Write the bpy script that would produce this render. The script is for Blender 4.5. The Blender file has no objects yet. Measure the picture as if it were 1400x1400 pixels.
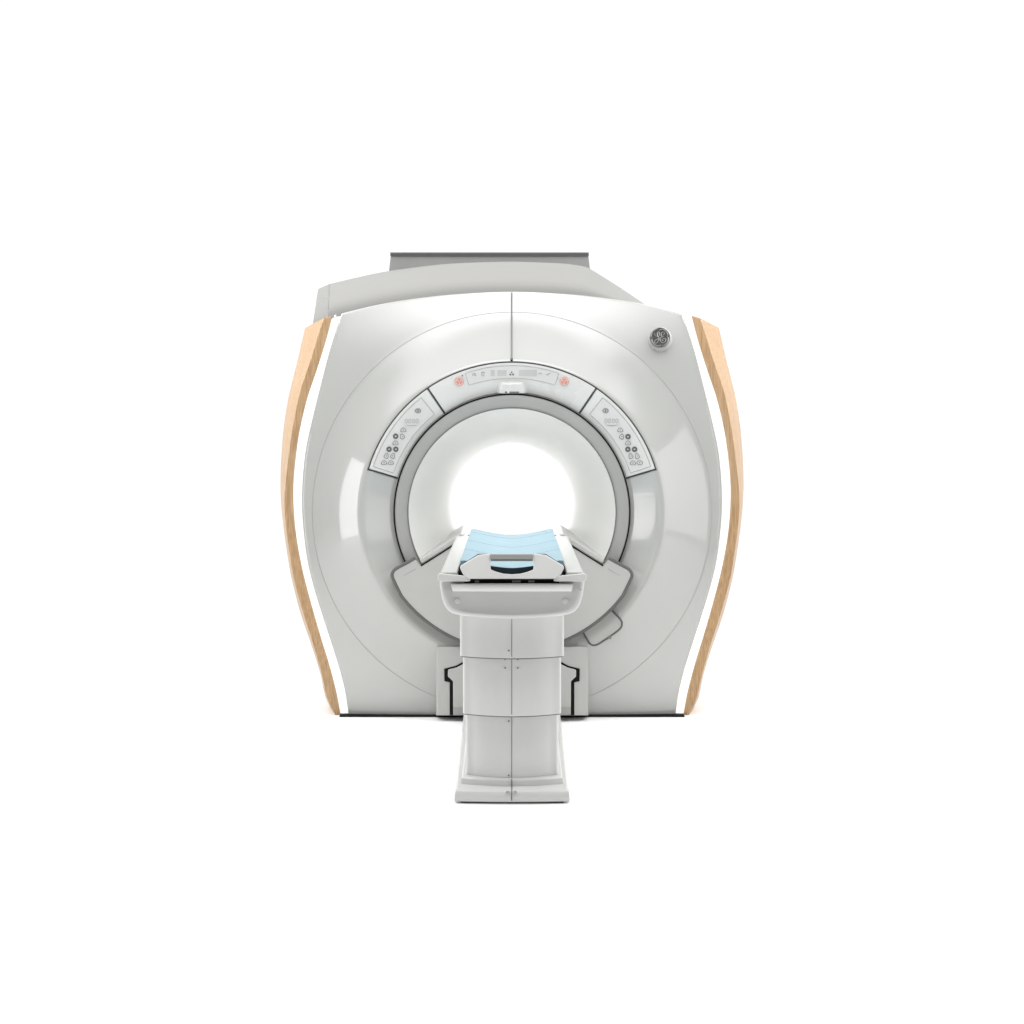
import bpy, math, random
import numpy as np
from mathutils import Vector
random.seed(4)
scn = bpy.context.scene
COL = scn.collection

# ---------------------------------------------------------------- camera
FPX, CY, CZ, HOR, DIST = 2523.0, 700.0, 1.45, 560.0, 8.7   # focal in photo px, image centre, eye height, horizon row, distance
cam_d = bpy.data.cameras.new('camera')
cam = bpy.data.objects.new('camera', cam_d); COL.objects.link(cam)
cam.location = (0, -DIST, CZ); cam.rotation_euler = (math.pi/2, 0, 0)
cam_d.sensor_width = 36; cam_d.lens = 36*FPX/1400
cam_d.shift_y = -(CY-HOR)/1400
cam_d.clip_start = .05; cam_d.clip_end = 200
scn.camera = cam

# ---------------------------------------------------------------- world: bright studio backdrop behind, dim studio in front
W = bpy.data.worlds.new('World'); scn.world = W; W.use_nodes = True
nt = W.node_tree; nt.nodes.clear()
out = nt.nodes.new('ShaderNodeOutputWorld'); bg = nt.nodes.new('ShaderNodeBackground')
tc = nt.nodes.new('ShaderNodeTexCoord'); sx = nt.nodes.new('ShaderNodeSeparateXYZ'); rp = nt.nodes.new('ShaderNodeValToRGB')
mr = nt.nodes.new('ShaderNodeMapRange')
mr.inputs['From Min'].default_value = -1; mr.inputs['From Max'].default_value = 1
nt.links.new(tc.outputs['Generated'], sx.inputs[0]); nt.links.new(sx.outputs['Y'], mr.inputs['Value'])
nt.links.new(mr.outputs[0], rp.inputs[0]); nt.links.new(rp.outputs[0], bg.inputs[0]); nt.links.new(bg.outputs[0], out.inputs[0])
e = rp.color_ramp.elements
e[0].position = .49; e[0].color = (.15, .152, .15, 1)
e[1].position = .64; e[1].color = (1, 1, 1, 1)
bg.inputs[1].default_value = 1.06

# ---------------------------------------------------------------- lamps
def area(name, loc, target, sx_, sy_, power, col=(1, 1, 1), spread=math.pi):
    l = bpy.data.lights.new(name, 'AREA'); l.shape = 'RECTANGLE'; l.size = sx_; l.size_y = sy_; l.energy = power; l.color = col; l.spread = spread
    o = bpy.data.objects.new(name, l); COL.objects.link(o); o.location = loc
    o.rotation_euler = (Vector(target)-Vector(loc)).to_track_quat('-Z', 'Y').to_euler()
    return o
def soft_edges(o, width=.25):                    # a light bank whose output fades towards its edges
    l = o.data; l.use_nodes = True; n = l.node_tree; em = n.nodes['Emission']
    g = n.nodes.new('ShaderNodeNewGeometry'); sp = n.nodes.new('ShaderNodeSeparateXYZ'); n.links.new(g.outputs['Parametric'], sp.inputs[0])
    def fade(sock):
        a = n.nodes.new('ShaderNodeMath'); a.operation = 'PINGPONG'; a.inputs[1].default_value = .5; n.links.new(sock, a.inputs[0])
        q = n.nodes.new('ShaderNodeMapRange'); q.interpolation_type = 'SMOOTHSTEP'; q.inputs['From Min'].default_value = 0; q.inputs['From Max'].default_value = width
        n.links.new(a.outputs[0], q.inputs['Value']); return q.outputs[0]
    m = n.nodes.new('ShaderNodeMath'); m.operation = 'MULTIPLY'
    n.links.new(fade(sp.outputs['X']), m.inputs[0]); n.links.new(fade(sp.outputs['Y']), m.inputs[1]); n.links.new(m.outputs[0], em.inputs['Strength'])
soft_edges(area('overhead_light_bank', (0, -.6, 4.4), (0, -.599, 0), 12, 7.6, 610), .22)
soft_edges(area('added_high_key_softbox', (0, -3.2, 3.75), (0, 0, 3.0), 4.6, 1.9, 205), .45)  # unseen lamp added to brighten the upper cover
area('window_softbox', (-4.6, -3.2, 1.22), (-.4, 0, 1.2), 1.45, 2.35, 46)
area('added_fill_softbox', (4.2, -3.9, 1.5), (0, 0, 1.2), 2.6, 2.6, 38)  # unseen lamp added to lift the band left of the bore
area('rim_softbox', (-4.4, .5, 3.7), (-1.05, .15, 1.6), 1.2, 1.2, 15, spread=math.radians(50))
area('rim_softbox', (4.4, .5, 3.7), (1.05, .15, 1.6), 1.2, 1.2, 15, spread=math.radians(50))
area('bore_lamp', (0, .98, 1.235), (0, .80, .9), .25, .5, 1.5)
area('backlight', (0, 1.62, .95), (0, 0, .95), .6, .6, 1.8)

# ---------------------------------------------------------------- colour management
scn.view_settings.view_transform = 'Standard'; scn.view_settings.look = 'None'
scn.view_settings.exposure = 0; scn.view_settings.gamma = 1
scn.view_settings.use_curve_mapping = False
scn.render.engine = 'CYCLES'
scn.cycles.use_denoising = True
scn.cycles.max_bounces = 10; scn.cycles.diffuse_bounces = 6
scn.cycles.caustics_reflective = False; scn.cycles.caustics_refractive = False
scn.cycles.sample_clamp_indirect = 6

# ---------------------------------------------------------------- materials
def mat(name, col, rough=.4, metal=0, coat=0, noise=.03, nscale=6, bump=0, bscale=200, bdist=.001, emis=None, spec=.5, rnoise=.04):
    m = bpy.data.materials.new(name); m.use_nodes = True
    n = m.node_tree; b = n.nodes['Principled BSDF']
    b.inputs['Roughness'].default_value = rough; b.inputs['Metallic'].default_value = metal
    b.inputs['Coat Weight'].default_value = coat; b.inputs['Coat Roughness'].default_value = .04
    b.inputs['Specular IOR Level'].default_value = spec
    t = n.nodes.new('ShaderNodeTexCoord'); nz = n.nodes.new('ShaderNodeTexNoise'); nz.inputs['Scale'].default_value = nscale; nz.inputs['Detail'].default_value = 5
    n.links.new(t.outputs['Object'], nz.inputs['Vector'])
    r = n.nodes.new('ShaderNodeValToRGB'); a = r.color_ramp.elements
    a[0].position = .3; a[1].position = .7
    a[0].color = (*[c*(1-noise) for c in col], 1); a[1].color = (*[min(1, c*(1+noise)) for c in col], 1)
    n.links.new(nz.outputs['Fac'], r.inputs[0]); n.links.new(r.outputs[0], b.inputs['Base Color'])
    if rnoise:
        q = n.nodes.new('ShaderNodeMapRange'); q.inputs['To Min'].default_value = max(.02, rough-rnoise); q.inputs['To Max'].default_value = rough+rnoise
        n.links.new(nz.outputs['Fac'], q.inputs['Value']); n.links.new(q.outputs[0], b.inputs['Roughness'])
    if bump:
        z = n.nodes.new('ShaderNodeTexNoise'); z.inputs['Scale'].default_value = bscale
        n.links.new(t.outputs['Object'], z.inputs['Vector'])
        u = n.nodes.new('ShaderNodeBump'); u.inputs['Strength'].default_value = bump; u.inputs['Distance'].default_value = bdist
        n.links.new(z.outputs['Fac'], u.inputs['Height']); n.links.new(u.outputs[0], b.inputs['Normal'])
    if emis:
        b.inputs['Emission Color'].default_value = (*emis[:3], 1); b.inputs['Emission Strength'].default_value = emis[3]
    return m
M = {}
M['cover'] = mat('glossy_white_cover', (.42, .425, .409), .10, coat=.9, bump=.25, bscale=5, bdist=.0012, noise=.012, nscale=2.5, rnoise=.02)
M['cover_satin'] = mat('satin_white_plastic', (.44, .444, .427), .32, noise=.015, nscale=4)
M['panel_plate'] = mat('control_plate', (.67, .675, .655), .28, noise=.015)
M['membrane'] = mat('control_membrane', (.63, .635, .62), .38, noise=.015)
M['shell'] = mat('grey_top_shell', (.198, .197, .187), .5, noise=.02, nscale=3)
M['vent_box'] = mat('grey_vent_box', (.28, .284, .275), .45, noise=.04)
M['ring'] = mat('grey_bore_ring', (.335, .34, .327), .34, noise=.03)
M['bore'] = mat('bore_liner', (.82, .825, .805), .30, noise=.012)
M['fan'] = mat('lower_cover', (.42, .424, .408), .30, noise=.02)
M['flap'] = mat('flap_white', (.42, .425, .409), .3, noise=.015)
M['seam'] = mat('seam_dark', (.035, .036, .034), .6, noise=.1)
M['seam_soft'] = mat('seam_grey', (.20, .205, .20), .6, noise=.1)
M['seam_pale'] = mat('seam_pale', (.36, .365, .35), .6, noise=.05)
M['rim_grey'] = mat('rim_grey', (.17, .172, .165), .45, noise=.05)
M['rim_dark'] = mat('rim_dark', (.105, .107, .102), .55, noise=.05, spec=.3)
M['black'] = mat('black_rubber', (.008, .008, .008), .8, noise=.2, spec=.12)
M['btn_dark'] = mat('button_dark', (.10, .10, .098), .45, noise=.05)
M['btn_grey'] = mat('button_grey', (.20, .20, .195), .45, noise=.05)
M['btn_pale'] = mat('button_pale', (.60, .605, .585), .4, noise=.02)
M['print_grey'] = mat('print_grey', (.38, .385, .375), .5, noise=.03)
M['print_dark'] = mat('print_dark', (.13, .13, .128), .5, noise=.05)
M['print_pale'] = mat('print_pale', (.50, .505, .49), .5, noise=.03)
M['red'] = mat('stop_red', (.80, .27, .20), .4, noise=.05)
M['table'] = mat('table_white', (.62, .625, .607), .30, noise=.015, nscale=5)
M['base_white'] = mat('base_white', (.60, .605, .59), .3, noise=.015)
M['lip'] = mat('lip_white', (.52, .524, .51), .3, noise=.015)
M['board_white'] = mat('board_white', (.57, .57, .555), .3, noise=.015)
M['tray'] = mat('tray_white', (.60, .604, .59), .32, noise=.015, nscale=5)
M['table_top'] = mat('table_top_white', (.42, .424, .41), .32, noise=.015, nscale=5)
M['table_grey'] = mat('table_grey', (.56, .56, .55), .35, noise=.02)
M['handle'] = mat('handle_grey', (.16, .165, .16), .35, noise=.05)
M['grip'] = mat('grip_grey', (.33, .335, .325), .3, noise=.03)
M['pad_shaded'] = mat('pad_edge_shaded', (.05, .09, .11), .6, noise=.05)
M['screw'] = mat('screw_dark', (.03, .03, .03), .4, metal=.6, noise=.1)
M['badge_dark'] = mat('badge_dark', (.055, .058, .055), .36, metal=.6, noise=.25, nscale=40)
M['badge_silver'] = mat('badge_silver', (.46, .465, .45), .28, metal=.7, noise=.06)
M['led'] = mat('light_strip', (.22, .22, .215), .6, noise=0, emis=(1, .995, .975, .92), spec=.2)
M['floor'] = mat('white_studio_floor', (.94, .94, .94), .55, noise=.008, spec=.2)

def wood():
    m = bpy.data.materials.new('blond_wood'); m.use_nodes = True
    n = m.node_tree; b = n.nodes['Principled BSDF']; b.inputs['Roughness'].default_value = .36
    t = n.nodes.new('ShaderNodeTexCoord'); mp = n.nodes.new('ShaderNodeMapping'); mp.inputs['Scale'].default_value = (46, 46, 1.3)
    nz = n.nodes.new('ShaderNodeTexNoise'); nz.inputs['Scale'].default_value = 5; nz.inputs['Detail'].default_value = 8; nz.inputs['Distortion'].default_value = .6
    r = n.nodes.new('ShaderNodeValToRGB'); a = r.color_ramp.elements
    a[0].position = .36; a[0].color = (.33, .197, .093, 1); a[1].position = .64; a[1].color = (.49, .322, .177, 1)
    n.links.new(t.outputs['Object'], mp.inputs[0]); n.links.new(mp.outputs[0], nz.inputs['Vector'])
    n.links.new(nz.outputs['Fac'], r.inputs[0]); n.links.new(r.outputs[0], b.inputs['Base Color'])
    u = n.nodes.new('ShaderNodeBump'); u.inputs['Strength'].default_value = .12; u.inputs['Distance'].default_value = .001
    n.links.new(nz.outputs['Fac'], u.inputs['Height']); n.links.new(u.outputs[0], b.inputs['Normal'])
    return m
M['wood'] = wood()

def padmat():
    m = mat('blue_vinyl_pad', (.222, .322, .368), .6, noise=.04, nscale=9, bump=.5, bscale=26, bdist=.004, spec=.15)
    return m
M['pad'] = padmat()
M['pad_seam'] = mat('pad_seam', (.20, .285, .335), .5, noise=.04)

# ---------------------------------------------------------------- geometry helpers
ZC = CZ-140.5*DIST/FPX                          # height of the bore axis
def P(px, py, Y):
    d = DIST+Y
    return Vector(((px-700)*d/FPX, Y, CZ-(py-HOR)*d/FPX))
RS, RR, RI = 273.5*DIST/FPX, 205*DIST/FPX, 161.5*DIST/FPX
def dome0(r):
    if r >= RS: return 0.
    if r >= RR:
        s = (RS-r)/(RS-RR); return -(.09*s+.15*s*s)*(RS-RR)
    return -.24*(RS-RR)+.60*(RR-r)
def dome(r):
    return sum(w*dome0(r+o) for o, w in ((-.016, .12), (-.008, .23), (0, .3), (.008, .23), (.016, .12)))
def Fs(x, z):                                   # depth of the scanner's front cover
    dz = z-ZC
    return .045*x*x+(.105 if dz > 0 else .03)*dz*dz+dome(math.hypot(x, dz))
def S(px, py, off=0.):
    Y = 0.
    for _ in range(12):
        p = P(px, py, Y); Y = Fs(p.x, p.z)-off
    return P(px, py, Y)

def catmull(pts, n):
    p = [np.array(q, float) for q in pts]; p = [2*p[0]-p[1]]+p+[2*p[-1]-p[-2]]
    res = []
    for i in range(1, len(p)-2):
        for k in range(n):
            t = k/n
            res.append(.5*((2*p[i])+(-p[i-1]+p[i+1])*t+(2*p[i-1]-5*p[i]+4*p[i+1]-p[i+2])*t*t+(-p[i-1]+3*p[i]-3*p[i+1]+p[i+2])*t**3))
    res.append(p[-2]); return res
def resample(pts, n):
    c = np.array(catmull(pts, 12)); d = np.r_[0, np.cumsum(np.linalg.norm(np.diff(c, axis=0), axis=1))]
    t = np.linspace(0, d[-1], n); return np.stack([np.interp(t, d, c[:, k]) for k in range(c.shape[1])], 1)
def mirx(pts): return [(1400-p[0], p[1]) for p in pts]

class MB:
    def __init__(s): s.v = []; s.f = []; s.m = []; s.mats = []
    def mi(s, m):
        if m not in s.mats: s.mats.append(m)
        return s.mats.index(m)
    def grid(s, rows, m, closed=False, flip=False):
        b = len(s.v); n = len(rows[0]); k = s.mi(m)
        for r in rows: s.v += [tuple(p) for p in r]
        for i in range(len(rows)-1):
            for j in range(n if closed else n-1):
                q = [b+i*n+j, b+i*n+(j+1) % n, b+(i+1)*n+(j+1) % n, b+(i+1)*n+j]
                s.f.append(q[::-1] if flip else q); s.m.append(k)
    def ngon(s, pts, m):
        b = len(s.v); s.v += [tuple(p) for p in pts]; s.f.append(list(range(b, b+len(pts)))); s.m.append(s.mi(m))
    def prism(s, front, back, m):                # two matching loops closed to a solid
        s.ngon(front, m); s.ngon(back[::-1], m); s.grid([front, back], m, closed=True)
    def box(s, x0, x1, y0, y1, z0, z1, m):
        c = [(x0, z0), (x1, z0), (x1, z1), (x0, z1)]
        s.prism([(x, y0, z) for x, z in c], [(x, y1, z) for x, z in c], m)
    def tube(s, pts, r, m, closed=False, seg=8):
        pts = [Vector(p) for p in pts]; n = len(pts); rows = []
        ref = Vector((0, -1, 0))
        for i, p in enumerate(pts):
            t = (pts[(i+1) % n]-pts[i-1]) if closed else (pts[min(i+1, n-1)]-pts[max(i-1, 0)])
            t.normalize(); a = t.cross(ref)
            if a.length < 1e-4: a = t.cross(Vector((1, 0, 0)))
            a.normalize(); b = a.cross(t)
            rr = r[i] if isinstance(r, (list, tuple)) else r
            rows.append([p+rr*(math.cos(2*math.pi*k/seg)*a+math.sin(2*math.pi*k/seg)*b) for k in range(seg)])
        if closed: rows.append(rows[0])
        s.grid(rows, m, closed=True)
        if not closed: s.ngon(rows[0], m); s.ngon(rows[-1][::-1], m)
    def patch(s, pts, off, m, thick=.004):       # thin plate lying on the cover
        s.prism([S(x, y, off) for x, y in pts], [S(x, y, off-thick) for x, y in pts], m)
    def build(s, name, parent=None, bevel=0, angle=32, weld=True, seg=2):
        me = bpy.data.meshes.new(name); me.from_pydata(s.v, [], s.f)
        for m in s.mats: me.materials.append(M[m])
        me.polygons.foreach_set('material_index', s.m)
        import bmesh
        bm = bmesh.new(); bm.from_mesh(me)
        if weld: bmesh.ops.remove_doubles(bm, verts=bm.verts, dist=1e-5)
        bmesh.ops.recalc_face_normals(bm, faces=bm.faces)
        bm.to_mesh(me); bm.free()
        for p in me.polygons: p.use_smooth = True
        me.set_sharp_from_angle(angle=math.radians(angle))
        o = bpy.data.objects.new(name, me); COL.objects.link(o)
        if parent:
            o.parent = parent; q = parent; w = Vector((0, 0, 0))
            while q: w += q.location; q = q.parent
            o.location = -w
        if bevel:
            b = o.modifiers.new('bevel', 'BEVEL'); b.width = bevel; b.segments = seg; b.limit_method = 'ANGLE'; b.angle_limit = math.radians(30); b.harden_normals = False
        return o
def thing(name, label, cat, loc):
    o = bpy.data.objects.new(name, None); COL.objects.link(o); o.location = loc; o.empty_display_size = .2
    o['label'] = label; o['category'] = cat; return o
def ell(cx, cy, rx, ry, n=20, a0=0): return [(cx+rx*math.cos(2*math.pi*k/n+a0), cy+ry*math.sin(2*math.pi*k/n+a0)) for k in range(n)]
def arc(r, a0, a1, n, cx=700, cy=700): return [(cx+r*math.cos(math.radians(a0+(a1-a0)*k/(n-1))), cy-r*math.sin(math.radians(a0+(a1-a0)*k/(n-1)))) for k in range(n)]
def sector(mb, r0, r1, a0, a1, off, m, thick=.006, nr=7, na=28):
    rs = [r0+(r1-r0)*k/(nr-1) for k in range(nr)]
    mb.grid([[S(x, y, off) for x, y in arc(r, a0, a1, na)] for r in rs], m)
    loop = arc(r0, a0, a1, na)+[arc(r, a1, a1+1, 2)[0] for r in rs[1:-1]]+arc(r1, a1, a0, na)+[arc(r, a0, a0+1, 2)[0] for r in rs[-2:0:-1]]
    mb.grid([[S(x, y, off) for x, y in loop], [S(x, y, off-thick) for x, y in loop]], m, closed=True)
def seam(mb, pts, w, m, off=0., closed=False):   # w: width in photo px
    mb.tube([S(x, y, off) for x, y in pts], w*.5*DIST/FPX, m, closed=closed, seg=6)
def rrect(x0, y0, x1, y1, r, n=5):
    o = []
    for cx, cy, a in ((x1-r, y0+r, -90), (x1-r, y1-r, 0), (x0+r, y1-r, 90), (x0+r, y0+r, 180)):
        o += [(cx+r*math.cos(math.radians(a+90*k/n)), cy+r*math.sin(math.radians(a+90*k/n))) for k in range(n+1)]
    return o

# ---------------------------------------------------------------- the surface it stands on
fl = MB(); fl.grid([[(-6, y, 0), (6, y, 0)] for y in (-6.5, 2.7)], 'floor')
floor = fl.build('floor'); floor['kind'] = 'structure'; floor['label'] = 'plain bright white floor'

# ================================================================ SCANNER
scan = thing('mri_scanner', 'large white magnetic resonance scanner with round bore, wooden side rails and light strips', 'mri scanner', (0, 0, 0))

# outline of the front cover (photo px)
TOP = catmull([(467, 428.5), (513, 417.5), (560, 409.5), (620, 402.5), (700, 399), (780, 402.5), (840, 409.5), (887, 417.5), (933, 428.5)], 6)
PAN_L = [(467, 428.5), (451, 478), (436.6, 533), (426, 576), (417.8, 614), (413.4, 655), (412.3, 690), (414.3, 723), (420, 767), (429.5, 806), (441.5, 844.5), (452.6, 878.5), (463.4, 912.5), (472, 946.5), (476.5, 978)]
WIN_L = [(454.5, 431.5), (445.5, 466), (433, 506), (420, 545), (409.5, 590), (403.4, 634), (401, 671), (402.4, 708), (406.5, 742.5), (414, 781), (424, 820), (438, 869), (450, 908), (460, 946.5), (466, 978.5)]
RDG_L = [(442.5, 435), (434.5, 460), (426, 488), (417, 514), (408.8, 541), (399, 592), (392, 646), (389, 684), (391, 721), (396, 757), (401.5, 790), (413, 833), (428, 880), (440, 922), (447, 953), (459, 978.5)]
OUT_L = [(417, 448), (407.3, 490), (400, 520), (393.8, 546), (387, 592), (383.6, 646), (384, 684), (387.5, 721), (394, 766), (399.5, 795), (411, 839), (426, 883), (438, 922), (445, 953), (457, 978.5)]
left = [tuple(p) for p in resample(PAN_L, 44)]
loop_px = [tuple(p) for p in TOP]+[(1400-x, y) for x, y in left[1:]]+left[::-1][:-1]
loop_w = [S(x, y) for x, y in loop_px]
poly = [(p.x, p.z-ZC) for p in loop_w]

def hit(a):
    dx, dz = math.cos(a), math.sin(a); best = 9
    for i in range(len(poly)):
        (ax, az), (bx, bz) = poly[i], poly[(i+1) % len(poly)]
        ex, ez = bx-ax, bz-az; den = dx*ez-dz*ex
        if abs(den) < 1e-12: continue
        t = (ax*ez-az*ex)/den; u = (ax*dz-az*dx)/den
        if t > 0 and -1e-6 <= u <= 1+1e-6: best = min(best, t)
    return best
angs = sorted(set([round(2*math.pi*k/300, 5) for k in range(300)]+[round(math.atan2(z, x) % (2*math.pi), 5) for x, z in poly]))
def fp(r, a): x, dz = r*math.cos(a), r*math.sin(a); return Vector((x, Fs(x, ZC+dz), ZC+dz))
hits = [hit(a) for a in angs]
rows = []
for k in range(27): rows.append([fp(RI+(RS-RI)*k/26, a) for a in angs])
LIP = .015
for k in range(1, 13): rows.append([fp(RS+(max(h-LIP, RS+.003)-RS)*k/12, a) for a, h in zip(angs, hits)])
for k in range(1, 6):                            # the side edges roll back towards the light strips
    th = math.pi/2*k/5
    rows.append([fp(max(h-LIP, RS+.003)+(h-max(h-LIP, RS+.003))*math.sin(th), a)+Vector((0, .012*(1-math.cos(th))*abs(math.cos(a))**2, 0)) for a, h in zip(angs, hits)])
edge = rows[-1]
rim = [Vector((p.x*1.002, p.y+.02, ZC+(p.z-ZC)*1.002)) for p in edge]
cv = MB()
cv.grid([[Vector((p.x*.985, .05, ZC+(p.z-ZC)*.985)) for p in rows[0]]]+rows+[rim, [Vector((p.x, .28, p.z)) for p in rim]], 'cover', closed=True)
cover = cv.build('front_cover', scan, angle=40)
sm = MB()
seam(sm, ell(700, 700, 273.3, 273.3, 160), .95, 'seam_pale', .0003, closed=True)
sm.build('panel_seam', cover)
sm = MB()
seam(sm, [(699.5, 400+k*4.6) for k in range(21)], 2.2, 'rim_grey', .0035)
sm.tube([S(699.5, 490, .001), S(699.5, 493.5, .001)], .0055, 'black', seg=6)
sm.build('centre_seam', cover)

# body behind the cover and the rear cover
bd = MB()
sil = [tuple(p) for p in TOP]+[(1400-x, y) for x, y in left[1:]]+left[::-1][:-1]
def ring_at(Y, k): return [Vector((p.x*k, Y, ZC-.01+(p.z-ZC)*k)) for p in loop_w]
bd.grid([ring_at(.20, .985), ring_at(.5, 1.02), ring_at(1.0, .99), ring_at(1.25, .93)], 'cover_satin', closed=True)
bk = ring_at(1.25, .93)
bd.grid([bk, [Vector((math.cos(a)*.315, 1.27, ZC+math.sin(a)*.315)) for a in [math.atan2(p.z-ZC, p.x) for p in bk]]], 'cover_satin', closed=True)
bd.build('body_shell', scan)

# bore: grey ring, flared liner
def revolve(mb, prof, m, n=160):
    mb.grid([[Vector((r*math.cos(2*math.pi*k/n), y, ZC+r*math.sin(2*math.pi*k/n))) for k in range(n)] for r, y in prof], m, closed=True)
px = DIST/FPX
rg = MB(); revolve(rg, [(161.8*px, .05), (161.5*px, .028), (159*px, .024), (152*px, .026), (146*px, .030), (143*px, .034), (142.6*px, .05)], 'ring')
ringo = rg.build('bore_ring', scan, angle=60)
sm = MB(); sm.tube([Vector((161.6*px*math.cos(2*math.pi*k/160), +.024, ZC+161.6*px*math.sin(2*math.pi*k/160))) for k in range(160)], .0036, 'black', closed=True, seg=6); sm.build('ring_gasket', ringo)
sm = MB(); sm.tube([Vector((142.6*px*math.cos(2*math.pi*k/160), .029, ZC+142.6*px*math.sin(2*math.pi*k/160))) for k in range(160)], .0022, 'rim_grey', closed=True, seg=6); sm.build('ring_gasket', ringo)
bo = MB()
prof = [tuple(p) for p in catmull([(142.4*px, .03), (.478, .06), (.435, .17), (.385, .31), (.343, .45), (.308, .60), (.290, .78), (.283, 1.0), (.283, 1.22), (.315, 1.27)], 5)]
revolve(bo, prof, 'bore'); bo.build('bore_liner', scan, angle=60)

# light strips and wooden rails
def side(mir):
    fx = (lambda x: 1400-x) if mir else (lambda x: x)
    n = 60
    a, b = resample(PAN_L, n), resample(WIN_L, n)
    rws = []
    for p, q in zip(a, b):
        pw, qw = S(fx(p[0]), p[1], -.013), S(fx(q[0]), q[1], -.012)
        pm, qm = S(fx(p[0]*.7+q[0]*.3), p[1]*.7+q[1]*.3, -.012), S(fx(p[0]*.3+q[0]*.7), p[1]*.3+q[1]*.7, -.006)
        rws.append([pw+Vector((0, .05, 0)), pw, pm, qm, qw, qw+Vector((0, .05, 0))])
    s = MB(); s.grid(rws, 'led', closed=True); s.ngon(rws[0], 'led'); s.ngon(rws[-1], 'led')
    s.build('light_strip', scan, angle=60)
    i, r, o = resample(WIN_L, n), resample(RDG_L, n), resample(OUT_L, n)
    rws = []
    for k in range(n):
        t = k/(n-1)
        iw = S(fx(i[k][0]), i[k][1], -.012)
        rw = S(fx(r[k][0]), r[k][1], .012); y = rw.y
        im = (iw*.5+rw*.5)+Vector((0, -.001, 0))
        ow = P(fx(o[k][0]), o[k][1], y+.24); om = P(fx(o[k][0]*.55+r[k][0]*.45), o[k][1]*.55+r[k][1]*.45, y+.11)
        rws.append([iw+Vector((0, .06, 0)), iw, im, rw, om, ow, ow+Vector((-ow.x*.02, .10, 0)), iw+Vector((0, .22, 0))])
    s = MB(); s.grid(rws, 'wood', closed=True); s.ngon(rws[0], 'wood'); s.ngon(rws[-1], 'wood')
    s.build('wooden_rail', scan, angle=38, bevel=.003)
side(False); side(True)

# top shell (lopsided: the right end slopes away)
sh = MB()
Bp = resample([(450, 388.5), (492, 378.5), (535, 370), (600, 361.8), (650, 358.8), (700, 357.8), (745, 359), (778, 361), (800, 364.5)], 34).tolist()+resample([(806, 367), (842, 389.5), (884, 417.5)], 14).tolist()
Ap = []
for x, y in Bp:
    xx = x if x > 470 else x-2*(470-x)/20
    ty = float(np.interp(xx, [p[0] for p in TOP], [p[1] for p in TOP])) if 467 <= xx <= 933 else 436
    Ap.append((xx, max(ty+4, y+.5) if x > 470 else 428+(470-xx)*.45))
def shell_row(s_):
    Y = .13+.62*(1-math.cos(s_*math.pi/2)) if s_ < 1 else .75
    out_ = []
    for (ax, ay), (bx, by) in zip(Ap, Bp):
        h = math.sin(s_*math.pi/2)
        out_.append(P(ax+(bx-ax)*h, ay+(by-ay)*h, Y))
    return out_
rws = [shell_row(k/10) for k in range(11)]
last = rws[-1]
rws.append([Vector((p.x, .80, p.z+.004)) for p in last]); rws.append([Vector((p.x*.97, 1.22, p.z-.05)) for p in last]); rws.append([Vector((p.x*.95, 1.24, p.z-.28)) for p in last])
sh.grid(rws, 'shell')
# left end facet
l0 = [r[0] for r in rws[:12]]
l1 = []
for k in range(11):
    s_ = k/10; h = math.sin(s_*math.pi/2)
    l1.append(P(427+(435-427)*h, 447+(395-447)*h, .30+.5*(1-math.cos(s_*math.pi/2))))
l1.append(Vector((l1[-1].x, .90, l1[-1].z)))
sh.grid([l0, l1], 'shell')
sh.grid([l1, [Vector((p.x*.97, 1.15, p.z-.02)) for p in l1]], 'shell')
# close the ends and the underside of the shell
for col in ([r[-1] for r in rws], l1+[Vector((p.x*.97, 1.15, p.z-.02)) for p in l1[::-1]]): sh.ngon(col, 'shell')
sh.grid([rws[0], rws[-1]], 'shell')
shell = sh.build('top_shell', scan, angle=30)
s = MB(); s.tube([p+Vector((0, -.001, 0)) for p in l0[2:11]], .0022, 'shell', seg=6); s.build('corner_bead', shell)
vb = MB()
f = [P(534, 348.5, 1.0), P(804.5, 348.5, 1.0), P(807.5, 374, 1.0), P(531.5, 374, 1.0)]
vb.prism(f, [p+Vector((0, .22, 0)) for p in f], 'vent_box')
box = vb.build('vent_box', scan, bevel=.003)
vb = MB(); f = [P(533.5, 346.6, .99), P(805, 346.6, .99), P(805, 349.6, .99), P(533.5, 349.6, .99)]
vb.prism(f, [p+Vector((0, .23, 0)) for p in f], 'btn_dark'); vb.build('dark_trim', box)
vb = MB(); f = [P(533.5, 344.9, .985), P(805, 344.9, .985), P(805, 346.5, .985), P(533.5, 346.5, .985)]
vb.prism(f, [p+Vector((0, .24, 0)) for p in f], 'shell'); vb.build('top_lid', box)

# plinth, black to stand in for the contact shadow under the scanner
pl = MB(); pl.grid([[P(470, 976, .04), P(930, 976, .04)], [Vector((P(470, 976, .04).x, .04, 0)), Vector((P(930, 976, .04).x, .04, 0))]], 'black')
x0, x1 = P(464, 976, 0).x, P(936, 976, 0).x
pl = MB(); pl.box(x0, x1, .0, 1.1, .0005, P(700, 977.5, .02).z, 'black'); pl.build('contact_shadow_plinth', scan)

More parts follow.
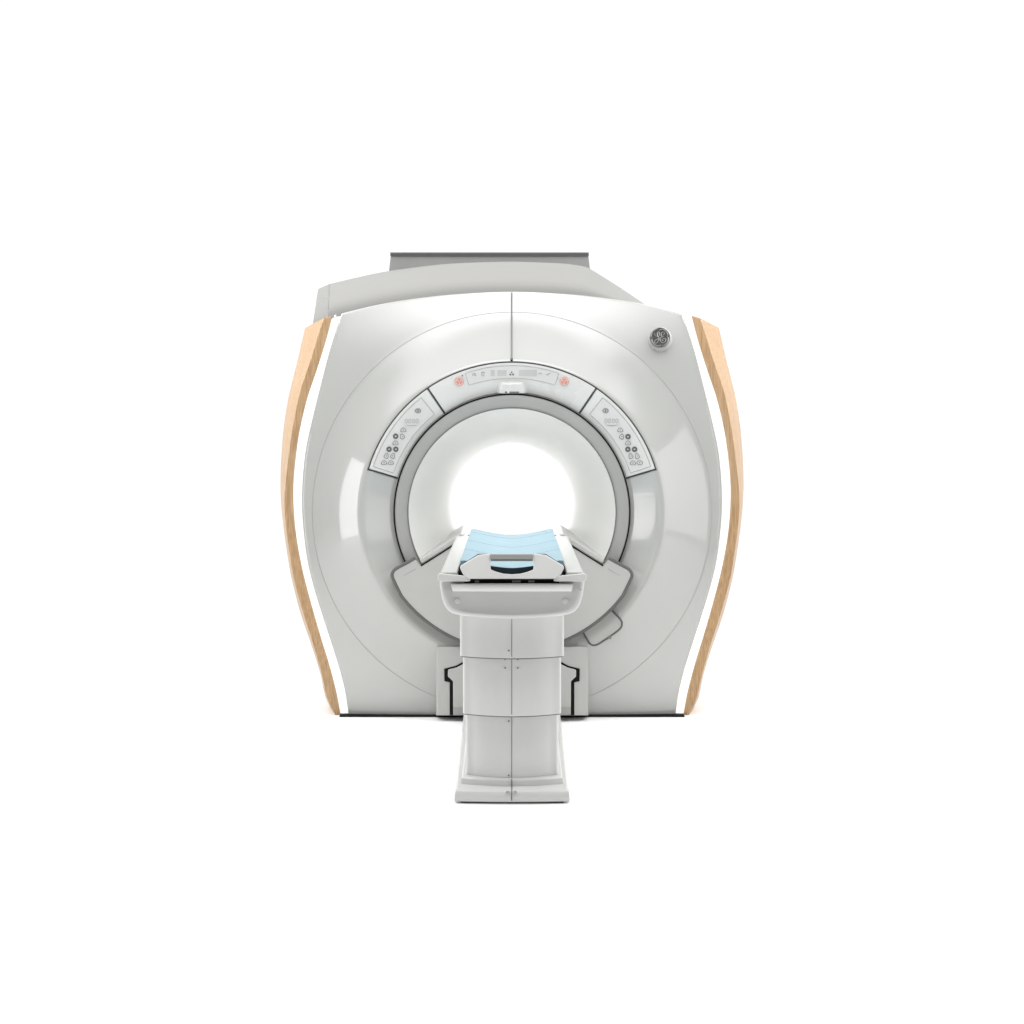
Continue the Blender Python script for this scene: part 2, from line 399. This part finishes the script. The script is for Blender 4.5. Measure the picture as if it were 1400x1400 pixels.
# ---------------------------------------------------------------- control panels on the band round the bore
def button(parent, x, y, kind):
    m = MB()
    if kind == 'dark':
        m.patch(ell(x, y, 3.7, 3.7), .0085, 'btn_dark')
        m.patch(ell(x, y, 1.5, 1.2, 10), .0092, 'print_grey', .002)
        m.patch(rrect(x-.7, y-.35, x+.7, y+.35, .2, 2), .0098, 'btn_pale', .002)
    elif kind == 'oval':
        m.patch(ell(x, y, 4.4, 3.2), .0082, 'btn_grey'); m.patch(ell(x, y, 3.4, 2.25), .0092, 'btn_pale')
        m.patch(rrect(x-1.2, y-.55, x+1.2, y+.55, .4, 2), .0100, 'btn_grey', .002)
    elif kind == 'dot':
        m.patch(ell(x, y, 4.3, 3.3), .0082, 'btn_grey'); m.patch(ell(x, y, 3.2, 2.3), .0092, 'print_grey')
        m.patch(rrect(x-.5, y-1.6, x+.5, y+1.6, .3, 2), .0100, 'btn_dark', .002)
    elif kind in ('up', 'down'):
        s_ = 1 if kind == 'up' else -1
        sp = lambda k: [(x+dx*k, y+s_*dy*k) for dx, dy in ((-4.3, 1.2), (-3.2, -1.0), (-1.3, -2.9), (1.3, -2.9), (3.2, -1.0), (4.3, 1.2), (3.6, 2.6), (2.0, 3.0), (-2.0, 3.0), (-3.6, 2.6))]
        m.patch(sp(1), .0082, 'btn_grey'); m.patch(sp(.74), .0092, 'btn_pale')
        m.patch(rrect(x-.9, y-.4, x+.9, y+.9, .3, 2), .0100, 'btn_grey', .002)
    else:
        s_ = 1 if kind == 'left' else -1
        sp = lambda k: [(x+s_*dx*k, y+dy*k) for dx, dy in ((-3.6, 1.3), (-3.4, .2), (-1.4, -2.7), (.6, -3.9), (2.0, -3.6), (2.9, -2.2), (3.1, 0), (2.9, 2.4), (2.0, 3.8), (.2, 4.0), (-1.8, 3.2))]
        m.patch(sp(1), .0082, 'btn_grey'); m.patch(sp(.72), .0092, 'btn_pale')
        m.patch(rrect(x-.7, y-.7, x+1.0, y+.7, .3, 2), .0100, 'btn_grey', .002)
    m.build('button', parent)

def side_panel(mir):
    fx = (lambda x: 1400-x) if mir else (lambda x: x)
    A = lambda a: 180-a if mir else a
    a0, a1 = sorted((A(124.9), A(163.0)))
    m = MB(); sector(m, 164, 204, a0, a1, .003, 'panel_plate')
    pn = m.build('control_panel', scan, angle=30)
    b0, b1 = sorted((A(128.5), A(161.8)))
    m = MB(); sector(m, 170.5, 199.5, b0, b1, .0052, 'membrane', .003); mem = m.build('keypad_membrane', pn, angle=30)
    m = MB(); lp = arc(170.5, b0, b1, 26)+arc(199.5, b1, b0, 26); seam(m, lp, .8, 'seam_pale', .0052, closed=True); m.build('membrane_edge', pn)
    m = MB()
    c0, c1 = A(124.3), A(163.5)
    seam(m, arc(205, c0, c1, 30), 1.9, 'seam', .002)
    seam(m, [arc(r, c0, c0+1, 2)[0] for r in (163, 175, 190, 205)], 1.9, 'seam', .002)
    seam(m, [arc(r, c1, c1+1, 2)[0] for r in (163, 175, 190, 206)], 2.2, 'seam', .002)
    m.build('panel_gasket', pn)
    if not mir:
        bt = [(571.4, 561.7, 'dot'), (551.5, 587.7, 'up'), (541, 596.5, 'dark'), (550.3, 596.7, 'right'), (540.7, 605.5, 'up'), (532, 614.2, 'dark'), (541.2, 614.2, 'dark'), (528.1, 623.3, 'left'), (536.9, 623.3, 'left'), (525, 632.3, 'up'), (534.3, 632.4, 'up')]
        dx, dy = 562.9, 575.7
    else:
        bt = [(827.9, 561.5, 'dot'), (848, 587.7, 'up'), (849.7, 597, 'left'), (858.5, 597, 'dark'), (858.5, 605.5, 'up'), (858.3, 614.3, 'dark'), (867.5, 614.3, 'dark'), (862.5, 623.5, 'right'), (871.4, 623.5, 'right'), (865.3, 632.7, 'up'), (874.6, 632.7, 'oval')]
        dx, dy = 836, 575.5
    for b in bt: button(pn, *b)
    m = MB()
    m.patch(rrect(dx-11, dy-5, dx+11, dy+5.4, 4.6), .0085, 'membrane', .006)
    m.patch(catmull([(dx-9.5, dy+5.2), (dx-5, dy+6.3), (dx, dy+6.8), (dx+5, dy+6.3), (dx+9.5, dy+5.2)], 3)+[(dx+5, dy+5.6), (dx, dy+5.9), (dx-5, dy+5.6)], .0075, 'print_grey', .003)  # grey crescent painted as shading below the readout
    m.build('readout', pn)
    m = MB()
    for gx in (-7.4, -2.6, 2.6, 7.4):                  # outlined digit-like keys of the read-out
        m.patch(rrect(dx+gx-2.1, dy-3.2, dx+gx+2.1, dy+3.2, 1.9), .0092, 'print_grey', .002)
        m.patch(rrect(dx+gx-1.2, dy-2.1, dx+gx+1.2, dy+2.1, 1.0), .0098, 'membrane', .002)
        m.patch(rrect(dx+gx-.6, dy-.7, dx+gx+.6, dy+.7, .4), .0104, 'print_grey', .002)
    m.build('digit_key', pn)
side_panel(False); side_panel(True)

# centre section above the bore
m = MB(); sector(m, 164, 204, 56.2, 123.8, .003, 'panel_plate', na=44); ctr = m.build('header_panel', scan, angle=30)
m = MB(); seam(m, arc(205, 55.5, 124.5, 50), 1.7, 'seam', .002); m.build('panel_gasket', ctr)
m = MB(); sector(m, 183, 200, 71.3, 108.7, .0050, 'membrane', .003, na=36); m.build('status_display', ctr)
m = MB(); seam(m, arc(183, 71.3, 108.7, 30)+arc(200, 108.7, 71.3, 30), .7, 'seam_pale', .0048, closed=True); m.build('display_edge', ctr)
def icon(shape, mt='print_grey', name='icon', off=.0062):
    k = MB()
    for sp in shape: k.patch(sp, off, mt, .003)
    return k.build(name, ctr)
icon([rrect(671, 506, 676.5, 514, .6, 2)], 'print_pale', 'indicator'); icon([rrect(680, 506, 692.5, 514, .6, 2)], 'print_pale', 'indicator'); icon([rrect(709.5, 505.8, 734, 514.2, .6, 2)], 'print_pale', 'indicator')
icon([[(698.2, 509.8), (699.5, 507.2), (700.9, 509.8)], rrect(696.4, 510.8, 698.9, 513.3, .8, 3), rrect(700.2, 510.8, 702.7, 513.3, .8, 3)], 'print_dark', 'warning_mark')
k = MB(); k.tube([S(x, y, .0062) for x, y in arc(2.2, 30, 330, 14, 660.3, 511)], .0018, 'print_grey', seg=5); k.tube([S(x, y, .0062) for x, y in ((660.2, 509.8), (661.8, 508.6), (662.6, 510.2))], .0016, 'print_grey', seg=5); k.build('icon', ctr)
k = MB(); k.tube([S(x, y, .0062) for x, y in ((646.0, 513.6), (646.6, 511), (648.4, 509.8), (650.2, 511.2), (650.6, 514))], .0018, 'print_grey', seg=5); k.tube([S(x, y, .0062) for x, y in ((648.3, 512.2), (649.3, 514))], .0016, 'print_grey', seg=5); k.build('icon', ctr)
icon([rrect(736.2, 509.9, 740.8, 511.2, .4, 2)], 'print_grey')
k = MB(); k.tube([S(x, y, .0062) for x, y in ((747.3, 511), (748.6, 513), (750, 511), (752.4, 510.2))], .0019, 'print_grey', seg=5); k.build('icon', ctr)
icon([ell(632.3, 513.6, .9, .9, 10)], 'screw', 'status_lamp', .0055)
k = MB(); k.tube([S(x, y, .0052) for x, y in ((763.6, 511), (762.0, 518))], .001, 'pad', seg=5); k.build('icon', ctr)
for cx_ in (627.9, 771.4):                              # red emergency buttons with a white three-armed mark
    k = MB()
    k.patch(ell(cx_, 521.6, 6.0, 6.0, 26), .0095, 'red', .007)
    o = k.build('stop_button', ctr)
    k = MB()
    k.tube([S(x, y, .0098) for x, y in ell(cx_, 521.6, 4.9, 4.9, 24)], .0019, 'btn_pale', closed=True, seg=5)
    for a in (30, 150, 270):
        k.tube([S(cx_+q*math.cos(math.radians(a)), 521.6-q*math.sin(math.radians(a)), .0098) for q in (.8, 2.6, 4.6)], .0024, 'btn_pale', seg=5)
    k.build('stop_mark', o)
# laser and camera housing over the bore
k = MB()
bs = [(678, 538.5), (680.5, 526), (684, 520.5), (716, 520.5), (719.5, 526), (722, 538.5)]
tp = [(683, 538), (684.5, 529), (686.5, 524.5), (713.5, 524.5), (715.5, 529), (717, 538)]
k.prism([S(x, y, .042) for x, y in tp], [S(x, y, -.004) for x, y in bs], 'panel_plate'); hs = k.build('camera_housing', ctr, bevel=.006, seg=3)
k = MB(); k.prism([S(x, y, .0445) for x, y in ell(691.8, 536.2, 1.1, 1.3, 12)], [S(x, y, .03) for x, y in ell(691.8, 536.2, 1.1, 1.3, 12)], 'black'); k.build('camera_lens', hs)
k = MB(); q = rrect(696.5, 535.3, 709.5, 537.6, .6, 2); k.prism([S(x, y, .044) for x, y in q], [S(x, y, .03) for x, y in q], 'rim_grey'); k.build('laser_slot', hs)

# ---------------------------------------------------------------- round monogram badge
BX, BY, BR = 902.2, 461.6, 14.0
k = MB()
k.prism([S(x, y, .040) for x, y in ell(BX, BY+.1, 15.0, 15.0, 40)], [S(x, y, -.006) for x, y in ell(BX+.8, BY+3.4, 16.6, 16.6, 40)], 'cover_satin')
boss = k.build('badge_boss', scan, bevel=.004, seg=3)
k = MB(); k.prism([S(x, y, .046) for x, y in ell(BX, BY, BR, BR, 40)], [S(x, y, .038) for x, y in ell(BX, BY, BR+.2, BR+.2, 40)], 'badge_dark'); k.build('badge_disc', boss)
k = MB()
def bl(pts, w, n=5):
    c = catmull([((x-573)/243*BR+BX, (y-713)/243*BR+BY) for x, y in pts], n)
    L = len(c); rad = [w*1.15*px*(.55+.45*math.sin(math.pi*i/(L-1))) for i in range(L)]
    k.tube([S(x, y, .0465) for x, y in c], rad, 'badge_silver', seg=6)
bl([(430, 610), (470, 660), (520, 688), (566, 655), (560, 595), (535, 582), (512, 620), (525, 680), (552, 725), (530, 745), (480, 765), (445, 808), (462, 842), (510, 828), (545, 770), (553, 725)], .62)
bl([(640, 655), (680, 622), (668, 585), (632, 582), (604, 622), (610, 672), (655, 688), (610, 700), (580, 745), (592, 800), (635, 838), (690, 818), (715, 765), (690, 732), (648, 742), (632, 778), (655, 792), (672, 775)], .62)
bl([(555, 545), (590, 520), (640, 515), (700, 548), (745, 605), (762, 655), (745, 680)], .75)
bl([(398, 715), (368, 690), (372, 640), (398, 580), (442, 535), (500, 505), (535, 510)], .75)
bl([(745, 690), (772, 720), (770, 780), (745, 835), (700, 878), (655, 898), (625, 885)], .75)
bl([(600, 880), (570, 910), (510, 908), (445, 872), (400, 820), (382, 770), (400, 740)], .75)
k.build('monogram', boss)
k = MB(); k.tube([S(x, y, .046) for x, y in ell(BX, BY, 13.5, 13.5, 48)], .55*px, 'btn_grey', closed=True, seg=6); k.build('badge_rim', boss)

# ---------------------------------------------------------------- lower bore cover, shelves, docking port, flap
YF = -.088
def F_(x, y, dy=0.): return P(x, y, YF+dy)
half = [(614, 748.5), (576, 773), (568, 763), (554.5, 770.5), (543, 776.5), (538, 781), (536.3, 786), (538, 792)]
bot = [(700+189.5*math.cos(math.radians(a)), 700-189.5*math.sin(math.radians(a))) for a in np.linspace(217, 323, 46)]
top_c = [(650, 731), (750, 731)]
loop = half+bot+mirx(half)[::-1]+top_c[::-1]
k = MB(); k.prism([F_(x, y) for x, y in loop], [F_(x, y, .075) for x, y in loop], 'fan')
fan = k.build('lower_bore_cover', scan, bevel=.003)
k = MB()
edge_l = catmull([(568, 763), (554.5, 770.5), (543, 776.5), (538, 781), (536.3, 786), (538, 792), bot[0]], 5)[:-1]+[np.array(b) for b in bot]
edge_all = [tuple(p) for p in edge_l]+[tuple(p) for p in mirx([tuple(q) for q in catmull([(568, 763), (554.5, 770.5), (543, 776.5), (538, 781), (536.3, 786), (538, 792), bot[0]], 5)[:-1]])[::-1]]
k.tube([F_(x, y, .004) for x, y in edge_all], .0084, 'rim_dark', seg=8); k.build('edge_gasket', fan)
for mm in (False, True):
    g = lambda x: 1400-x if mm else x
    k = MB()
    k.tube([F_(g(x), y, -.001) for x, y in ((575.5, 773.5), (614, 749.2), (645, 730))], .0036, 'black', seg=6)
    k.tube([F_(g(x), y, -.0008) for x, y in ((576, 773), (568, 763))], .003, 'rim_grey', seg=6)
    k.tube([F_(g(x), y, -.0005) for x, y in ((552, 787), (569, 777.5))], .0012, 'seam_pale', seg=6)
    k.build('shelf_gasket', fan)
for mm in (False, True):
    g = lambda x: 1400-x if mm else x
    k = MB()
    fr = [F_(g(x), y, .004) for x, y in ((576, 771), (573.5, 765), (629, 729.5), (634, 731), (634, 736))]
    bk_ = [Vector((p.x, .62, p.z)) for p in fr]
    k.prism(fr, bk_, 'cover_satin'); k.build('bore_shelf', scan, bevel=.004)

k = MB()
YD = -.118
f = [(597, 978), (597, 888), (803.5, 888), (803.5, 978)]
def D(x, y, o=0.): return P(x, y, float(np.interp(y, [884, 976.5], [-.054, YD]))-o)
f = [(597, 978), (597, 884), (803.5, 884), (803.5, 978)]
fw = [D(x, y) for x, y in f]
bw = [P(597-1.5, 978, .03), P(597-.5, 882, .0), P(804, 882, .0), P(805, 978, .03)]
k.prism(fw, bw, 'cover_satin'); dock = k.build('docking_port', scan, bevel=.004, seg=3)
gl = [(645, 902), (631.5, 905.5), (623, 910.3), (612.6, 913), (607.3, 914.2), (607.6, 931.2), (614.8, 933), (614.8, 977.8)]
k = MB(); q = gl+mirx(gl)[::-1]; k.prism([D(x, y, .003) for x, y in q], [D(x, y, -.02) for x, y in q], 'black'); k.build('dock_gap', dock)
gl = [(645, 905), (632.5, 908.3), (624, 912.6), (613.6, 915.2), (612.4, 917), (612.4, 925), (616.8, 928.8), (619.4, 931.5), (619.6, 977.6)]
k = MB(); q = gl+mirx(gl)[::-1]; k.prism([D(x, y, .012) for x, y in q], [D(x, y) for x, y in q], 'cover_satin'); k.build('dock_plate', dock, bevel=.003)
k = MB(); q = [(619.8, 966.5), (780.2, 966.5), (780.2, 977.7), (619.8, 977.7)]; k.prism([D(x, y, .0145) for x, y in q], [D(x, y, .01) for x, y in q], 'ring'); k.build('dock_sill', dock)

flp = catmull([(832.5, 830.5), (841, 839), (848, 846.5), (850.3, 851.5), (849.5, 857), (845.4, 861.8), (834.5, 870), (825, 876.3), (817.5, 881), (811.4, 882.3), (806.5, 880), (803.5, 875.5), (794.6, 860.5)], 4)
flp = [tuple(p) for p in flp]
cs = [S(832.5, 830.5), S(850, 853), S(811, 882)]
fn = (cs[1]-cs[0]).cross(cs[2]-cs[0]).normalized(); eye = Vector((0, -DIST, CZ))
def FLP(x, y, o=0.):                            # point on the flat flap
    d = P(x, y, 0)-eye; return eye+d*((cs[0]-eye).dot(fn)/d.dot(fn))+Vector((0, -o, 0))
def fl_gap(x, y): return FLP(x, y).y-S(x, y).y
lift = max(fl_gap(795+(850-795)*u/12, 831+(882-831)*v/12) for u in range(13) for v in range(13) if abs((795+55*u/12)-(840-14*(v/12)))<30)
cs = [c+Vector((0, -max(lift, 0)-.003, 0)) for c in cs]
fo = flp+[(804, 855), (814, 848), (823.5, 840)]
k = MB(); k.prism([FLP(x, y) for x, y in fo], [FLP(x, y, -.045) for x, y in fo], 'flap'); flap = k.build('access_flap', scan)
k = MB(); k.tube([FLP(x, y, .0005) for x, y in flp], .0046, 'rim_dark', seg=6); k.build('flap_gasket', flap)
k = MB(); k.prism([FLP(x, y, .012) for x, y in ell(833.8, 871.3, 2.3, 2.3, 16)], [FLP(x, y, -.02) for x, y in ell(833.8, 871.3, 2.5, 2.5, 16)], 'rim_grey'); k.build('flap_latch', flap, bevel=.002)

# ================================================================ PATIENT TABLE
TY = -2.0
tab = thing('patient_table', 'white wheeled patient table on stepped pedestal docked at the scanner bore', 'patient table', (0, -1.6, 0))
def T(x, y, dy=0.): return P(x, y, TY+dy)
def sym(h): return h+mirx(h)[::-1]
# tray body
hl = [(600.5, 794), (602, 806), (604.5, 819), (608, 828.5), (613.5, 835.5), (622, 839.8), (640, 842.8), (668, 845), (699, 846)]
hl = [tuple(p) for p in catmull(hl, 3)]
fr = [T(x, y) for x, y in sym(hl)]
def scl(lp, k_, dy, dz=0.):
    cx = 0; cz = sum(p.z for p in lp)/len(lp); top = max(p.z for p in lp)
    return [Vector((p.x*k_, p.y+dy, top-(top-p.z)*k_+dz)) for p in lp]
def inset(lp, q, dy):
    cz = T(700, 812).z
    out_ = []
    for p in lp:
        x = p.x-math.copysign(min(abs(p.x), q), p.x) if abs(p.x) > .2 else p.x*(1-q/.27)
        z = p.z+q*1.1 if p.z < T(700, 806).z else p.z
        out_.append(Vector((x, p.y+dy, z)))
    return out_
r0 = [Vector((p.x, p.y+1.9, p.z)) for p in scl(fr, .98, 0)]
k = MB()
k.grid([r0, [p+Vector((0, .02, 0)) for p in fr], [p+Vector((0, .010, 0)) for p in fr], inset(fr, .003, .003), inset(fr, .009, -.002), inset(fr, .015, -.001), inset(fr, .021, .004)], 'tray', closed=True)
k.ngon(inset(fr, .021, .004), 'tray'); k.ngon(r0, 'table')
tray = k.build('tray_body', tab, angle=50)
k = MB()
q = [(616, 797.6), (784, 797.6), (781.5, 809), (618.5, 809)]
k.prism([T(*q[0], -.02), T(*q[1], -.02), T(*q[2], -.056), T(*q[3], -.056)], [T(x, y, .07) for x, y in q], 'lip'); k.build('front_lip', tab, bevel=.002)
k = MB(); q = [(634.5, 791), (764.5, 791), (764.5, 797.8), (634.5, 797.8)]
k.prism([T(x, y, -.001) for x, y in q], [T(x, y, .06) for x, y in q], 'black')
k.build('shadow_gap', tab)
for a, b in ((649, 655), (700, 712), (722, 731)):
    k = MB(); q = rrect(a, 793.6, b, 796.4, .6, 2); k.prism([T(x, y, -.004) for x, y in q], [T(x, y, .01) for x, y in q], 'rim_grey'); k.build('latch', tab)
for bx in (625.7, 772.3):
    k = MB(); k.prism([T(x, y, -.004) for x, y in ell(bx, 821.6, 3.6, 3.6, 22)], [T(x, y, .02) for x, y in ell(bx, 821.6, 4.1, 4.1, 22)], 'table_grey'); bo_ = k.build('bolt_cap', tab, bevel=.003, seg=3)
# side rails
for mm in (False, True):
    s_ = -1 if not mm else 1
    k = MB()
    sec = [(.196, .832), (.196, .855), (.2, .861), (.252, .861), (.2605, .856), (.264, .845), (.265, .832)]
    k.prism([Vector((s_*x, TY-.005, z)) for x, z in sec], [Vector((s_*(x+.001), .06, z)) for x, z in sec], 'table_top')
    rl = k.build('side_rail', tab, bevel=.004, seg=3)
    k = MB(); k.box(s_*.1965, s_*.1895, TY+.03, .06, .822, .8595, 'black'); k.build('rail_gasket', rl)
    g = lambda x: 1400-x if mm else x
    k = MB()
    q = [(598, 786), (601, 783.6), (606, 784.3), (639, 787.3), (643, 789), (643, 794.6), (638, 795), (602, 795), (598.5, 793)]
    k.prism([T(g(x), y, -.03) for x, y in q], [T(g(x), y, .03) for x, y in q], 'table'); br = k.build('corner_bracket', tab, bevel=.003)
    k = MB(); q = ell(g(606.5), 783.6, 3.6, 1.2, 16); k.prism([T(x, y, -.012) for x, y in q], [T(x, y, .05) for x, y in q], 'table_grey'); k.build('bracket_pin', br)
# deck and dark gaps under the pad
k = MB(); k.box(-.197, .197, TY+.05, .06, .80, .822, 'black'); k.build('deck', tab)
# end board of the cradle with its grip
eb = [(670, 757), (654, 758.6), (630, 773), (628.6, 776.5), (633, 785.5), (640, 791.5)]
ebh = [(729.5, 757), (729, 778.6), (722, 781.5), (712, 784.2), (700, 785.2), (688, 784.2), (678, 781.5), (671, 778.6)]
q = eb+mirx(eb)[::-1]+ebh[1:]
bq = [(654, 757.2), (628, 774), (626.8, 777), (631.8, 786.6), (638, 792.5)]
k = MB(); lean0 = lambda y: -.035+(791-y)/34*.045
bk_q = bq+mirx(bq)[::-1]+[(729.8, 757.2), (729.8, 779), (700, 786), (670.2, 779), (670.2, 757.2)]
k.prism([T(x, y, lean0(y)+.0185) for x, y in bk_q], [T(x, y, lean0(y)+.024) for x, y in bk_q], 'black'); k.build('board_gasket', tab)
# Y leans back towards the top
lean = lambda y: -.035+(791-y)/34*.045
k = MB(); k.prism([T(x, y, lean(y)) for x, y in q], [T(x, y, lean(y)+.018) for x, y in q], 'board_white'); ebo = k.build('cradle_end_board', tab, bevel=.003)
k = MB(); k.tube([T(x, 773.5+(x-632)*(.11) if x < 660 else 776.5, lean(775)-.001) for x in (634, 650)], .0008, 'seam_pale', seg=4)
k = MB()
k.prism([T(x, y, lean(760)-.012) for x, y in rrect(669.5, 757.2, 729.5, 764.8, 2.4)], [T(x, y, lean(760)+.022) for x, y in rrect(669.5, 757.2, 729.5, 764.8, 2.4)], 'grip'); gr = k.build('grip_bar', ebo, bevel=.004, seg=3)
k = MB()
k.prism([T(x, y, lean(765)-.004) for x, y in rrect(671, 764.3, 728.5, 767.2, 1.2)], [T(x, y, lean(765)+.016) for x, y in rrect(671, 764.3, 728.5, 767.2, 1.2)], 'handle'); k.build('grip_underside', gr)

# pedestal: three telescoping sections, base
def section(hw_px, y0, y1, Y, depth, bulge, name, shadow_line=True):
    d = DIST+Y; hw = hw_px*d/FPX; z1, z0 = P(700, y0, Y).z, P(700, y1, Y).z
    def outline(q=0., w=0.):                     # q: moved back, w: narrowed
        n, c = 16, .016; h = hw-c
        mid = [((-1+2*i/n)*h, Y+q-bulge*(1-(-1+2*i/n)**2)) for i in range(n+1)]
        cr = [(h-w+c*math.sin(a), Y+q+c*(1-math.cos(a))) for a in (math.pi/8, math.pi/4, 3*math.pi/8, math.pi/2)]
        return [(x*(h-w)/h, y) for x, y in mid]+cr+[(hw-w-.004, Y+depth), (-hw+w+.004, Y+depth)]+[(-x, y) for x, y in cr[::-1]]
    k_ = MB(); k_.prism([Vector((x, y, z1)) for x, y in outline()], [Vector((x, y, z0)) for x, y in outline()], 'table')
    o = k_.build(name, tab, angle=30)
    if shadow_line:  # dark strip put in as the shadow line below the section
        w_ = MB(); w_.prism([Vector((x, y, z0)) for x, y in outline(.004, .003)], [Vector((x, y, z0-.0045)) for x, y in outline(.004, .003)], 'rim_grey'); w_.build('painted_shadow_line', o)
    return o
PY = -1.88
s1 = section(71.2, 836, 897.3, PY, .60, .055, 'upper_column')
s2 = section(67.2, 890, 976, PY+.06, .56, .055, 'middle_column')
s3 = section(63.3, 970, 1066, PY+.12, .52, .055, 'lower_column', False)
def seamline(parent, Y, bulge, y0, y1):
    k_ = MB(); a, b = P(699.6, y0, Y-bulge), P(699.6, y1, Y-bulge); k_.tube([a, b], .0015, 'seam_soft', seg=6); k_.build('column_seam', parent)
def screw(parent, x, y, Y, bulge=.055):
    yy = Y-bulge*.985
    k_ = MB(); e_ = ell(x, y, .95, .95, 10); k_.prism([P(a, b, yy-.004) for a, b in e_], [P(a, b, yy+.01) for a, b in e_], 'screw'); k_.build('screw', parent)
seamline(s1, PY, .055, 846.5, 897.8); seamline(s2, PY+.06, .055, 897.5, 976.8); seamline(s3, PY+.12, .055, 976, 1064.5)
screw(s1, 695.6, 889.6, PY)
for x, y in ((690.5, 901.7), (708, 901.7), (690.5, 913.3), (708, 913.3)): screw(s2, x, y, PY+.06)
screw(s3, 695.6, 986, PY+.12); screw(s3, 695.6, 1060.3, PY+.12)
# base: skirt, step and the long foot running back to the dock
def base_loop(hw, Yf, Yb, z, hb, bulge):
    n = 12
    return [Vector((hw*(-1+2*i/n), Yf-bulge*(1-(-1+2*i/n)**2), z)) for i in range(n+1)]+[Vector((hb, Yb, z)), Vector((-hb, Yb, z))]
d0 = DIST+PY
Yb0 = DIST and (-1.905)
sc_ = FPX/(DIST+Yb0)
zb = P(700, 1095.5, Yb0).z
k = MB()
lows = [base_loop(78.3/sc_, Yb0, -.15, zb, .225, .012), base_loop(79/sc_, Yb0-.002, -.15, zb+.005, .226, .012), base_loop(78.2/sc_, Yb0+.001, -.15, zb+.026, .224, .012), base_loop(77.2/sc_, Yb0+.008, -.15, zb+.036, .222, .012), base_loop(75/sc_, Yb0+.025, -.15, zb+.042, .218, .012)]
k.grid(lows, 'base_white', closed=True); k.ngon(lows[-1], 'base_white'); k.ngon(lows[0][::-1], 'table')
base = k.build('base', tab, angle=35)
k = MB()
st = [base_loop(71/sc_, Yb0+.110, -.2, zb+.041, .20, .045), base_loop(70/sc_, Yb0+.114, -.2, zb+.063, .197, .045), base_loop(68/sc_, Yb0+.122, -.2, zb+.068, .194, .045)]
k.grid(st, 'table', closed=True); k.ngon(st[-1], 'table'); k.ngon(st[0][::-1], 'table'); k.build('base_step', tab, angle=35)
k = MB(); k.box(-.19, .19, Yb0+.012, -.3, .0006, zb+.002, 'black'); k.build('base_contact_shadow', tab)  # black slab standing in for the contact shadow under the base
k = MB(); k.tube([Vector((P(699.6, 1070, -1.84).x, y_, z_)) for y_, z_ in ((Yb0+.072, zb+.066), (Yb0+.0655, zb+.058), (Yb0+.0635, zb+.044), (Yb0+.016, zb+.0415), (Yb0-.004, zb+.036), (Yb0-.0115, zb+.026), (Yb0-.0145, zb+.005))], .0022, 'rim_grey', seg=6); k.build('base_seam', base)
for x in (694.2, 704.4):
    k = MB(); e_ = ell(x, 1082.3, 2.6, 1.1, 14); k.prism([P(a, b, Yb0-.0175) for a, b in e_], [P(a, b, Yb0+.03) for a, b in e_], 'print_grey'); k.build('foot_mark', base)

# ---------------------------------------------------------------- mattress pad on the table
pad = None
Y0, Y1 = TY+.028, -.20
zpad = .842; HW = .188
def prow(Y, top=True, hw=HW):
    r = []
    for i in range(25):
        t = -1+2*i/24
        r.append(Vector((hw*t, Y, zpad+.033*abs(t)**1.6+(.030 if top else 0)-(.006*max(0, (abs(t)-.9)/.1) if top else 0))))
    return r
k = MB()
ys = [Y0+.004]+list(np.linspace(Y0+.02, Y1-.02, 40))+[Y1]
tops = [prow(y) for y in ys]
k.grid(tops, 'pad')
pf = [prow(Y0, False), tops[0]]
k.grid([q_[:8] for q_ in pf], 'pad'); k.grid([q_[7:18] for q_ in pf], 'pad_shaded'); k.grid([q_[17:] for q_ in pf], 'pad')  # middle of the end face: shade painted as a darker blue
k.grid([tops[-1], prow(Y1, False)], 'pad'); k.grid([prow(Y0, False), prow(Y1, False)], 'pad')
k.grid([[prow(Y0, False)[0]]+[prow(y, False)[0] for y in ys[1:]], [r[0] for r in tops]], 'pad'); k.grid([[prow(Y0, False)[-1]]+[prow(y, False)[-1] for y in ys[1:]], [r[-1] for r in tops]], 'pad')
pad = k.build('mattress', None, angle=45)
pad['label'] = 'pale blue concave mattress pad lying on the white patient table'; pad['category'] = 'mattress'
for Y in (-.42, -.95, -1.45):
    k = MB(); k.tube([p+Vector((0, 0, -.0006)) for p in prow(Y)], .0016, 'pad_seam', seg=5); k.build('pad_seam', pad)
